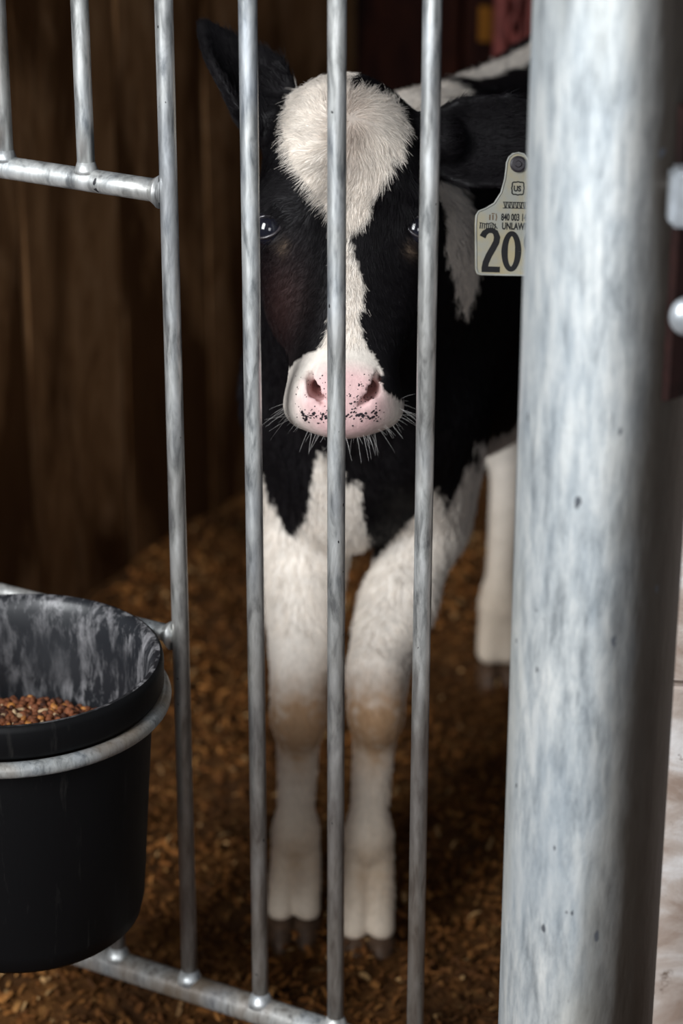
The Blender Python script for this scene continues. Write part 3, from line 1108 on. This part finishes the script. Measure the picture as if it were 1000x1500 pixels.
def coat(Pt, jit=0.0):
    n = len(Pt)
    if jit:
        Pj = Pt + rng.normal(0, jit, Pt.shape)
    else:
        Pj = Pt
    q = (Pj - O_H) @ RB.T
    wob = 0.002 * vnoise(Pt, 130)
    head = (q[:, 2] > -0.128) & (q[:, 1] < 0.20) & (Pt[:, 1] < 2.13) & (np.abs(q[:, 0]) < 0.10) & (Pt[:, 2] > 0.60)
    wht = np.zeros(n, bool)
    hx, hd = q[:, 0] + wob, q[:, 1] + wob
    w_head = inside(BLAZE, hx, hd) & ~inside(NOTCH, hx, hd) & ~(inside(TOPBLACK, hx, hd)) & (q[:, 2] > -0.088)
    # body
    a = Pj[:, 0] + 2 * wob
    b = Pj[:, 2] + (Pj[:, 1] - 2.2) * TH2 + 2 * wob
    u = (Pj - C0) @ BD
    s = (Pj - C0) @ BS
    fore = u < 0.21
    w_body = fore & ~inside(CHEST, a, b)
    w_body |= fore & inside(NECKP, a, b) & (s > 0.02)
    w_body |= fore & (Pj[:, 2] < 0.36)
    spot = fore & (np.hypot(a - proj_plane(692, 668, 2.2)[0], (b - proj_plane(692, 668, 2.2)[1]) * 0.6) < 0.006)
    w_body &= ~spot
    w_body |= (np.hypot((u - 0.13) / 0.10, (s + 0.01) / 0.075) < 1) & (Pj[:, 2] > 0.77) & (Pj[:, 1] > 2.2)   # withers patch
    w_body |= (u > 0.27) & (Pj[:, 2] > 0.70) & (np.abs(s) < 0.016 + 0.005 * vnoise(Pt, 40))                       # stripe on the back
    w_body |= (u >= 0.21) & (Pj[:, 2] < 0.53 + 0.02 * vnoise(Pt, 25) + 0.2 * np.clip(u - 0.5, -0.2, 0.3))
    ears = ((Pt[:, 0] < -0.062) & (Pt[:, 2] > 0.87)) | ((Pt[:, 0] > 0.068) & (Pt[:, 1] < 2.125) & (Pt[:, 2] > 0.812))
    wht = np.where(head, w_head, w_body) & ~ears
    col = np.where(wht[:, None], WHITE, BLACK)
    col = col * (1 + 0.10 * vnoise(Pt, 90)[:, None])
    # bare pink muzzle
    md = np.sqrt((q[:, 0] / 0.043) ** 2 + ((q[:, 1] - 0.150) / 0.036) ** 2 + (np.clip(-0.028 - q[:, 2], 0, 1) / 0.022) ** 2)
    pk = np.clip((1.08 - md) / 0.40, 0, 1) * head * wht
    col = col * (1 - pk[:, None]) + PINK * pk[:, None]
    # red inside of the nostrils
    for sg in (-1, 1):
        nd = np.linalg.norm(Pt - H(sg * 0.023, 0.134, -0.022), axis=1)
        f = np.clip((0.016 - nd) / 0.008, 0, 1)[:, None] * 0.8
        col = col * (1 - f) + np.array([0.24, 0.075, 0.06]) * f
    # browner jaw sides and eye corner
    br = np.exp(-((q[:, 0] + 0.05) / 0.02) ** 2 - ((q[:, 1] - 0.06) / 0.035) ** 2) * head * ~wht
    col = col + br[:, None] * np.array([0.020, 0.007, 0.005])
    for sx, sy in ((414, 358), (599, 362)):      # dried tear marks by the inner eye corners
        tx_, td_ = H_px(sx, sy)
        f = np.exp(-((q[:, 0] - tx_) / 0.0045) ** 2 - ((q[:, 1] - td_) / 0.006) ** 2) * (0.45 + 0.45 * vnoise(Pt, 420)) * head
        f = np.clip(f, 0, 1)[:, None]
        col = col * (1 - f) + np.array([0.17, 0.12, 0.085]) * f
    # manure stain on knees and pasterns
    for c_, r_, s_ in ((KN_L, 0.047, 1.25), (KN_R, 0.049, 1.2), (FT_L + [0, .0, .005], 0.032, 0.6), (FT_R + [0, .0, -.005], 0.032, 0.5)):
        c2 = c_ + np.array([0, -0.028, -0.014])
        f = np.exp(-(np.linalg.norm((Pt - c2) * [1, 1, 0.9], axis=1) / r_) ** 2 * 1.3) * s_ * (1 + 0.5 * vnoise(Pt, 160))
        f = np.clip(f, 0, 0.9)[:, None] * wht[:, None]
        col = col * (1 - f) + TAN * f
    # yellowed legs near the ground, warm tint at the whorl
    lowf = np.clip((0.30 - Pt[:, 2]) / 0.35, 0, 0.55)[:, None] * wht[:, None]
    col = col * (1 - lowf) + np.array([0.66, 0.50, 0.34]) * lowf
    wf = np.exp(-((q[:, 0] - 0.004) / 0.016) ** 2 - ((q[:, 1] + 0.085) / 0.035) ** 2) * head * wht * 0.40
    col = col * (1 - wf[:, None]) + np.array([0.36, 0.22, 0.15]) * wf[:, None]
    return np.clip(col, 0.003, 0.95), wht, head, q, u


calf = empty('calf', (0.02, 2.3, 0.0))
tag(calf, 'black and white dairy calf standing behind the bars, facing the viewer', 'calf')
me = bpy.data.meshes.new('body')
me.vertices.add(len(V)); me.vertices.foreach_set('co', V.astype(np.float32).ravel())
me.loops.add(Q.size); me.loops.foreach_set('vertex_index', Q.ravel().astype(np.int32))
me.polygons.add(len(Q)); me.polygons.foreach_set('loop_start', np.arange(0, Q.size, 4, dtype=np.int32))
me.update(calc_edges=True); me.validate()
smooth(me)
colV = coat(V)[0]
ca = me.color_attributes.new('coat', 'FLOAT_COLOR', 'POINT')
ca.data.foreach_set('color', np.concatenate([colV, np.ones((len(V), 1))], 1).astype(np.float32).ravel())
M_coat = mat_coat('calf_coat_skin', False)
me.materials.append(M_coat)
body = bpy.data.objects.new('body', me)
COL.objects.link(body)
body.parent = calf
body.matrix_parent_inverse = calf.matrix_basis.inverted()
body.location = (0, 0, 0)

# normals for hair
Tq = V[Q]
fn = np.cross(Tq[:, 2] - Tq[:, 0], Tq[:, 3] - Tq[:, 1])
far = np.linalg.norm(fn, axis=1) * 0.5
fn /= (np.linalg.norm(fn, axis=1)[:, None] + 1e-12)
if (fn * (Tq.mean(1) - T(0.36, 0, 0.585)))[Tq.mean(1)[:, 2] > 0.5].sum() < 0:
    fn = -fn


def hair(name, n, weight, length, lift, rad, mat, jit=0.0015, npts=5, label=None):
    wgt = far * weight(Tq.mean(1), fn)
    wgt /= wgt.sum()
    fi = rng.choice(len(Q), n, p=wgt)
    a, b = rng.random(n)[:, None], rng.random(n)[:, None]
    c = Tq[fi]
    root = (c[:, 0] * (1 - a) + c[:, 1] * a) * (1 - b) + (c[:, 3] * (1 - a) + c[:, 2] * a) * b
    nr = fn[fi]
    col, wht, head, q, u = coat(root, 0.0012)
    # growth direction
    D = np.tile(np.array([0.10, 0.20, -1.0]), (n, 1)) + BD * 0.5 * (u > 0.1)[:, None]
    hx, hd = q[:, 0] - 0.006, q[:, 1] + 0.090
    ang = np.arctan2(hd, hx) + 0.55 * vnoise(root, 45, 2.0) + 0.35 * vnoise(root, 95, 4.0) + 0.35
    fl = HX[None] * np.cos(ang)[:, None] + HD[None] * np.sin(ang)[:, None]
    low = np.clip((q[:, 1] + 0.01) / 0.05, 0, 1)[:, None]
    fl2 = HD[None] * 0.9 + HX[None] * np.clip(hx * 26, -1, 1)[:, None]
    D = np.where(head[:, None], fl * (1 - low) + fl2 * low, D)
    earL = (root[:, 0] < -0.062) & (root[:, 2] > 0.86)
    D[earL] = P(296, 20, 2.085) - P(392, 190, 2.05)
    earR = (root[:, 0] > 0.085) & (root[:, 1] < 2.12) & (root[:, 2] > 0.78)
    D[earR] = EAR_R1 - EAR_R0
    D /= np.linalg.norm(D, axis=1)[:, None]
    cl = np.stack([vnoise(root, 210, 1.0), vnoise(root, 190, 5.0), vnoise(root, 230, 9.0)], 1) * 0.40
    D = D + cl + rng.normal(0, 0.16, D.shape)
    D -= nr * (D * nr).sum(1)[:, None]
    D /= np.linalg.norm(D, axis=1)[:, None] + 1e-9
    L = length(root, q, head, wht) * rng.uniform(0.6, 1.25, n)
    t = np.linspace(0, 1, npts)
    lf = lift * rng.uniform(0.5, 1.5, n)
    pts = root[:, None] - nr[:, None] * 0.0008 + L[:, None, None] * (
        D[:, None] * (t ** 1.15)[None, :, None] + nr[:, None] * (lf[:, None] * (t - 0.45 * t * t)[None])[..., None])
    rr = np.tile(rad * (1 - 0.8 * t), (n, 1)).ravel()
    cd = bpy.data.hair_curves.new(name)
    cd.add_curves([npts] * n)
    cd.points.foreach_set('position', pts.astype(np.float32).ravel())
    ra = cd.attributes.get('radius') or cd.attributes.new('radius', 'FLOAT', 'POINT')
    ra.data.foreach_set('value', rr.astype(np.float32))
    at = cd.attributes.new('coat', 'FLOAT_COLOR', 'CURVE')
    vary = rng.uniform(0.75, 1.25, n)[:, None]
    at.data.foreach_set('color', np.concatenate([np.clip(col * vary, 0, 1), np.ones((n, 1))], 1).astype(np.float32).ravel())
    cd.materials.append(mat)
    o = bpy.data.objects.new(name, cd)
    COL.objects.link(o)
    o.parent = calf
    o.matrix_parent_inverse = calf.matrix_basis.inverted()
    o['kind'] = 'stuff'
    if label: o['label'] = label
    return o


M_hair = mat_coat('calf_hair', True)


def w_head(c, nrm):
    q = (c - O_H) @ RB.T
    m = (q[:, 2] > -0.16) & (q[:, 1] < 0.2) & (c[:, 1] < 2.14) & (c[:, 2] > 0.6) & (np.abs(q[:, 0]) < 0.13)
    md = np.sqrt((q[:, 0] / 0.043) ** 2 + ((q[:, 1] - 0.152) / 0.032) ** 2 + (np.clip(-0.030 - q[:, 2], 0, 1) / 0.03) ** 2)
    m = m * np.clip((md - 0.7) / 0.9, 0.08, 1.0)
    for sg in (-1, 1):
        m = m * (np.linalg.norm(c - EYE[sg] - HN * 0.012, axis=1) > 0.0150)
    return m * (0.3 + 0.7 * (nrm[:, 1] < 0.3))


def len_head(root, q, head, wht):
    L = np.where(q[:, 1] < 0.0, 0.0105, 0.0075)
    L = np.where((q[:, 1] > 0.10), 0.0028, L)
    L = np.where((np.abs(q[:, 0]) > 0.10), 0.006, L)
    return np.where(wht & (q[:, 1] < -0.02), 0.0115, L)


hair('coat_hair', 110000, w_head, len_head, 0.34, 0.00018, M_hair, label='short hair of the head')


def w_bodyf(c, nrm):
    q = (c - O_H) @ RB.T
    return (1 - (w_head(c, nrm) > 0)) * (c[:, 2] > 0.05) * np.where(c[:, 1] < 2.45, 1.0, 0.35) * (0.15 + 0.85 * (nrm[:, 1] < 0.3))


hair('coat_hair', 80000, w_bodyf, lambda r, q, h, wh: np.where(r[:, 2] < 0.33, 0.007, 0.012), 0.40, 0.00030, M_hair,
     label='coat hair of the body and legs')

# whiskers round the lips
wn = 95
cd = bpy.data.hair_curves.new('whiskers')
pts = []
cen = H(0, 0.145, -0.045)
for _ in range(wn):
    a = rng.uniform(-0.15, PI + 0.15)
    low = math.sin(a) > 0.45
    x0, d0 = 0.044 * math.cos(a), 0.150 + 0.026 * math.sin(a)
    r0 = H(x0, d0, rng.uniform(-0.040, -0.022))
    out = HX * math.cos(a) * 1.0 + HD * (math.sin(a) * 0.9 + 0.1) + HN * rng.uniform(0.0, 0.5) + rng.normal(0, 0.30, 3)
    out /= np.linalg.norm(out)
    L = rng.uniform(0.007, 0.024) if low else rng.uniform(0.010, 0.036)
    for t in np.linspace(0, 1, 6):
        pts.append(r0 + out * L * t + np.array([0, 0, -1]) * L * 0.18 * t * t)
cd.add_curves([6] * wn)
cd.points.foreach_set('position', np.array(pts, dtype=np.float32).ravel())
ra = cd.attributes.get('radius') or cd.attributes.new('radius', 'FLOAT', 'POINT')
ra.data.foreach_set('value', np.tile(0.00013 * (1 - 0.75 * np.linspace(0, 1, 6)), wn).astype(np.float32))
cd.materials.append(mat_plain('whisker', (0.62, 0.60, 0.58), 0.4, 0, 0.5, 0.1))
wo = bpy.data.objects.new('whiskers', cd)
COL.objects.link(wo); wo.parent = calf; wo.matrix_parent_inverse = calf.matrix_basis.inverted(); wo['kind'] = 'stuff'

# speckles on the nose pad: small dark pigment spots pressed on the skin
from mathutils.bvhtree import BVHTree
bvh = BVHTree.FromPolygons([tuple(v) for v in V], [tuple(q) for q in Q])


def on_skin(x, d):
    o = H(x, d, 0.06)
    loc, nr, _, _ = bvh.ray_cast(Vector(o), Vector(-HN))
    return loc, nr


bm = bmesh.new()
r5 = random.Random(5)
spots = []
for _ in range(46):
    spots.append((r5.uniform(400 + 32, 478), r5.uniform(548, 612), r5.uniform(0.4, 0.8)))
for _ in range(46):
    spots.append((r5.uniform(506, 552), r5.uniform(548, 600), r5.uniform(0.4, 0.9)))
for _ in range(110):
    x = r5.uniform(440, 565)
    spots.append((x, 612 - abs(x - 503) * 0.06 + r5.gauss(0, 5.0), r5.uniform(0.6, 1.7)))
for (px, py, sz) in spots:
    x, d = H_px(px, py, -0.005)
    loc, nr = on_skin(x, d)
    if loc is None: continue
    nr = Vector(nr)
    if nr.dot(Vector(HN)) < 0: nr = -nr
    sd = nr.orthogonal().normalized(); td = nr.cross(sd)
    r = sz * 0.00085
    ctr = bm.verts.new(loc + nr * 0.0007)
    st = r5.uniform(0.8, 1.6)
    ring_ = [bm.verts.new(loc + nr * 0.0001 + sd * math.cos(k * PI / 4) * r * st * r5.uniform(.7, 1.2) + td * math.sin(k * PI / 4) * r * r5.uniform(.7, 1.2)) for k in range(8)]
    for k in range(8):
        bm.faces.new((ctr, ring_[k], ring_[(k + 1) % 8]))
o = bm_obj('nose_speckles', bm, mat_plain('dark_pigment', (0.020, 0.014, 0.018), 0.5, 0, 0.4), calf)
o['kind'] = 'stuff'; o['label'] = 'small dark pigment speckles on the pink muzzle'

# eyes
def mat_eye():
    t = NT('calf_eye')
    t.set(Base_Color=(0.010, 0.010, 0.016), Roughness=0.10, Specular_IOR_Level=0.45, Coat_Weight=0.2, Coat_Roughness=0.05)
    return t.m


M_eye = mat_eye()
for sg in (-1, 1):
    bm = bmesh.new()
    bmesh.ops.create_uvsphere(bm, u_segments=32, v_segments=20, radius=0.0168)
    c = EYE[sg]
    for v in bm.verts:
        v.co = Vector((v.co.x + c[0] + sg * 0.0005, v.co.y + c[1] - 0.0005, v.co.z + c[2]))
    eo = bm_obj('eye', bm, M_eye, calf)
    # moist lid rim
    bm = bmesh.new()
    look = Vector(HX * sg * 0.30 + HN).normalized()
    sd = Vector(HX - np.array(look) * (HX @ np.array(look))).normalized()
    td = look.cross(sd)
    pts = []
    for k in range(32):
        a = 2 * PI * k / 32
        w1, w2 = 0.78 * math.cos(a), 0.53 * math.sin(a) - 0.10 * math.cos(a) * sg
        pts.append(Vector(c) + (look * math.sqrt(max(0.01, 1 - w1 * w1 - w2 * w2)) + sd * w1 + td * w2) * 0.0172)
    tube(bm, pts, 0.0015, 8, closed=True)
    bm_obj('eyelid', bm, mat_plain('eyelid_skin', (0.03, 0.024, 0.028), 0.3, 0, 0.7), calf)

# hooves: two claws on each foot
M_hoof = mat_plain('hoof_horn', (0.075, 0.042, 0.024), 0.55, 0, 0.4, 0.4, 90)
for hf in (HF_L, HF_R, HF_HL, HF_HR):
    for t_ in (-1, 1):
        bm = bmesh.new()
        cx, cy = hf[0] + t_ * 0.0135, hf[1]
        rows = []
        for (z, rx, ry_, oy) in ((0.030, .0120, .017, .004), (0.022, .0150, .022, .002), (0.014, .0150, .026, -.004), (0.004, .0145, .029, -.008), (0.000, .0125, .026, -.008)):
            rows.append([bm.verts.new((cx + rx * math.cos(a) * (1 - 0.25 * max(0, -math.sin(a))), cy + oy + ry_ * math.sin(a), z))
                         for a in [2 * PI * k / 20 for k in range(20)]])
        for i in range(len(rows) - 1):
            for k in range(20):
                bm.faces.new((rows[i][k], rows[i][(k + 1) % 20], rows[i + 1][(k + 1) % 20], rows[i + 1][k]))
        bm.faces.new(rows[0]); bm.faces.new(rows[-1][::-1])
        ho = bm_obj('hoof', bm, M_hoof, calf)
        ho.location.z -= 0.010

# ------------------------------------------------------------------ ear tag, riveted through the left ear
TY = 2.000
tq = P(757, 240, TY)
pxm = (P(757 + 100, 240, TY)[0] - tq[0]) / 100.0             # metres for one measured step
face_n = Vector((0.02, -0.955, 0.29)).normalized()
tx = Vector((0, 0, 1)).cross(-face_n).normalized() * -1.0
if tx.x < 0: tx = -tx
tz = face_n.cross(tx)
if tz.z < 0: tz = -tz
rollm = math.radians(-1.5)
tx, tz = tx * math.cos(rollm) + tz * math.sin(rollm), tz * math.cos(rollm) - tx * math.sin(rollm)
TAGO = Vector(tq)


def tagp(a, b, h=0.0):
    """a, b in measured steps right of / below the rivet"""
    return TAGO + tx * (a * pxm) - tz * (b * pxm) + face_n * h


etag = None
half = [(0, -17), (8, -15.5), (14, -10), (17, -2), (17.5, 8), (19, 22), (24, 42), (34, 58), (47, 66), (57, 70), (60.5, 76), (61, 90), (58.5, 155), (56, 161), (50, 163)]
outline = [(a, b) for a, b in half] + [(-a, b) for a, b in half[::-1][:-1]]
bm = bmesh.new()
fr = [bm.verts.new(tagp(a, b, 0.0009)) for a, b in outline]
bk = [bm.verts.new(tagp(a, b, -0.0009)) for a, b in outline]
n_ = len(outline)
bm.faces.new(fr); bm.faces.new(bk[::-1])
for i in range(n_):
    bm.faces.new((fr[i], fr[(i + 1) % n_], bk[(i + 1) % n_], bk[i]))
bmesh.ops.triangulate(bm, faces=[f for f in bm.faces if len(f.verts) > 4])


def mat_tag():
    t = NT('tag_plastic')
    a = t.noise(t.coord(), 45, 3, 0.6)
    c = t.ramp(a, [(0.35, (0.27, 0.27, 0.235)), (0.62, (0.33, 0.28, 0.17))])
    t.set(Base_Color=c, Roughness=0.45)
    return t.m


etag = bm_obj('ear_tag', bm, mat_tag(), calf, sm=False)
etag['label'] = 'pale plastic ear tag printed with 209'
# raised edge
bm = bmesh.new()
tube(bm, [tagp(a * 0.97, b * 0.99 + 0.3, 0.0009) for a, b in outline], 0.0009, 6, closed=True)
o = bm_obj('rim', bm, mat_plain('tag_rim', (0.33, 0.33, 0.30), 0.45)); o.parent = etag
M_ink = mat_plain('black_ink', (0.010, 0.010, 0.011), 0.6, 0, 0.2)
M_inkb = mat_plain('brown_ink', (0.13, 0.085, 0.05), 0.6, 0, 0.2)


def sub(name, bm, m):
    o = bm_obj(name, bm, m, None, sm=False)
    o.parent = etag
    return o


bm = bmesh.new()
tube(bm, [tagp(0, 0, -0.012), tagp(0, 0, 0.003)], [0.004, 0.004], 20)
tube(bm, [tagp(0, 0, 0.001), tagp(0, 0, 0.0035), tagp(0, 0, 0.0045)], [12 * pxm, 12 * pxm, 9 * pxm], 32)
tube(bm, [tagp(0, 0, 0.0045), tagp(0, 0, 0.0062)], [5 * pxm, 4 * pxm], 24)
sub('rivet', bm, mat_plain('rivet_plastic', (0.035, 0.03, 0.035), 0.35, 0, 0.5))


def stroke(bm, pts, wd, h=0.0011, taper=None):
    """flat ink stroke of width wd along measured points on the tag"""
    for i in range(len(pts)):
        pass
    L_, R_ = [], []
    m = len(pts)
    for i, (a, b) in enumerate(pts):
        p0 = pts[max(0, i - 1)]; p1 = pts[min(m - 1, i + 1)]
        dx, dy = p1[0] - p0[0], p1[1] - p0[1]
        l = math.hypot(dx, dy) or 1
        nx_, ny_ = -dy / l, dx / l
        ww = (wd[i] if hasattr(wd, '__len__') else wd) / 2
        L_.append(bm.verts.new(tagp(a + nx_ * ww, b + ny_ * ww, h)))
        R_.append(bm.verts.new(tagp(a - nx_ * ww, b - ny_ * ww, h)))
    for i in range(m - 1):
        bm.faces.new((L_[i], L_[i + 1], R_[i + 1], R_[i]))


def text_mesh(txt, a, b, size_x, size_y, mat, name='lettering', bold=0.0):
    """text whose lower left corner is at measured (a, b); size in measured steps per em"""
    cu = bpy.data.curves.new(name, 'FONT')
    cu.body = txt; cu.size = 1.0; cu.offset = bold; cu.resolution_u = 3
    tmp = bpy.data.objects.new(name, cu)
    COL.objects.link(tmp)
    dg = bpy.context.evaluated_depsgraph_get()
    ms = bpy.data.meshes.new_from_object(tmp.evaluated_get(dg))
    bpy.data.objects.remove(tmp)
    for v in ms.vertices:
        v.co = tagp(a + v.co.x * size_x, b - v.co.y * size_y, 0.00115)
    ms.materials.clear(); ms.materials.append(mat)
    o = bpy.data.objects.new(name, ms)
    COL.objects.link(o)
    o.parent = etag
    return o


# large number, drawn as the stencil digits of the tag
bm = bmesh.new()
two = [(-49, 107), (-46, 101), (-41, 97.5), (-35, 97), (-30, 100), (-27.5, 107), (-28.5, 114), (-33, 123), (-39, 134), (-43, 144), (-45, 154)]
stroke(bm, two, [9.5, 9, 8, 8, 8.5, 9.5, 9.5, 9.5, 9.5, 9.5, 9])
stroke(bm, [(-49, 154), (-22, 154)], 8.5, 0.00113)
for cx0 in (-6,):
    stroke(bm, [(cx0 + 10.0 * math.cos(a), 127 + 26 * math.sin(a)) for a in [2 * PI * k / 36 for k in range(37)]],
           [9.5 - 2.0 * abs(math.sin(2 * PI * k / 36)) for k in range(37)], 0.00116)
nine = [(26 + 9.5 * math.cos(a), 113 + 13 * math.sin(a)) for a in [2 * PI * k / 28 for k in range(29)]]
stroke(bm, nine, 9, 0.0012)
stroke(bm, [(35.5, 113), (35.5, 140), (32, 150), (26, 153), (18, 150)], 9, 0.00124)
sub('number', bm, M_ink)
# road-shield outline with its letters
bm = bmesh.new()
sh = []
for k in range(49):
    a = 2 * PI * k / 48
    r_ = 9.6 + 0.9 * math.cos(4 * (a - PI / 4)) + 0.5 * math.cos(8 * a)
    sh.append((1 + r_ * math.cos(a) * 1.0, 35 + r_ * math.sin(a) * 1.05))
stroke(bm, sh, 1.9)
sub('shield', bm, M_ink)
text_mesh('US', -5.4, 39.2, 9.4, 11.0, M_ink, 'lettering', 0.045)
text_mesh('840 003 14', -22.5, 82, 8.3, 14.0, M_ink, 'lettering', 0.035)
text_mesh('UNLAWFUL', -21, 95, 9.0, 14.0, M_ink, 'lettering', 0.035)
text_mesh('TO REMOVE', 25, 95, 5.2, 14.0, M_ink, 'lettering', 0.035)
bm = bmesh.new()
for k in range(6):
    stroke(bm, [(-19 + k * 5.6, 56), (-17 + k * 5.6, 63.5)], 1.3)
    stroke(bm, [(-15.6 + k * 5.6, 56), (-15.6 + k * 5.6, 63.5)], 1.6)
stroke(bm, [(-20.5, 55.4), (17, 55.4)], 1.2, 0.00118)
stroke(bm, [(-20.5, 64.0), (17, 64.0)], 1.2, 0.00118)
for k in range(8):
    stroke(bm, [(-53 + k * 3.1, 95), (-52.4 + k * 3.1, 86 + (k % 3))], 1.5)
stroke(bm, [(-54, 86), (-44, 88), (-36, 86), (-31, 90), (-27.5, 94.5)], 1.3, 0.0012)
sub('small_print', bm, M_ink)
bm = bmesh.new()
stroke(bm, [(-39, 74), (-39, 82)], 2); stroke(bm, [(-34.5, 74), (-34.5, 82)], 2); stroke(bm, [(-30, 72.5), (-29, 78), (-30, 83)], 1.6)
stroke(bm, [(-36.5, 72.5), (-32, 72.5)], 1.4)
sub('small_print', bm, M_inkb)
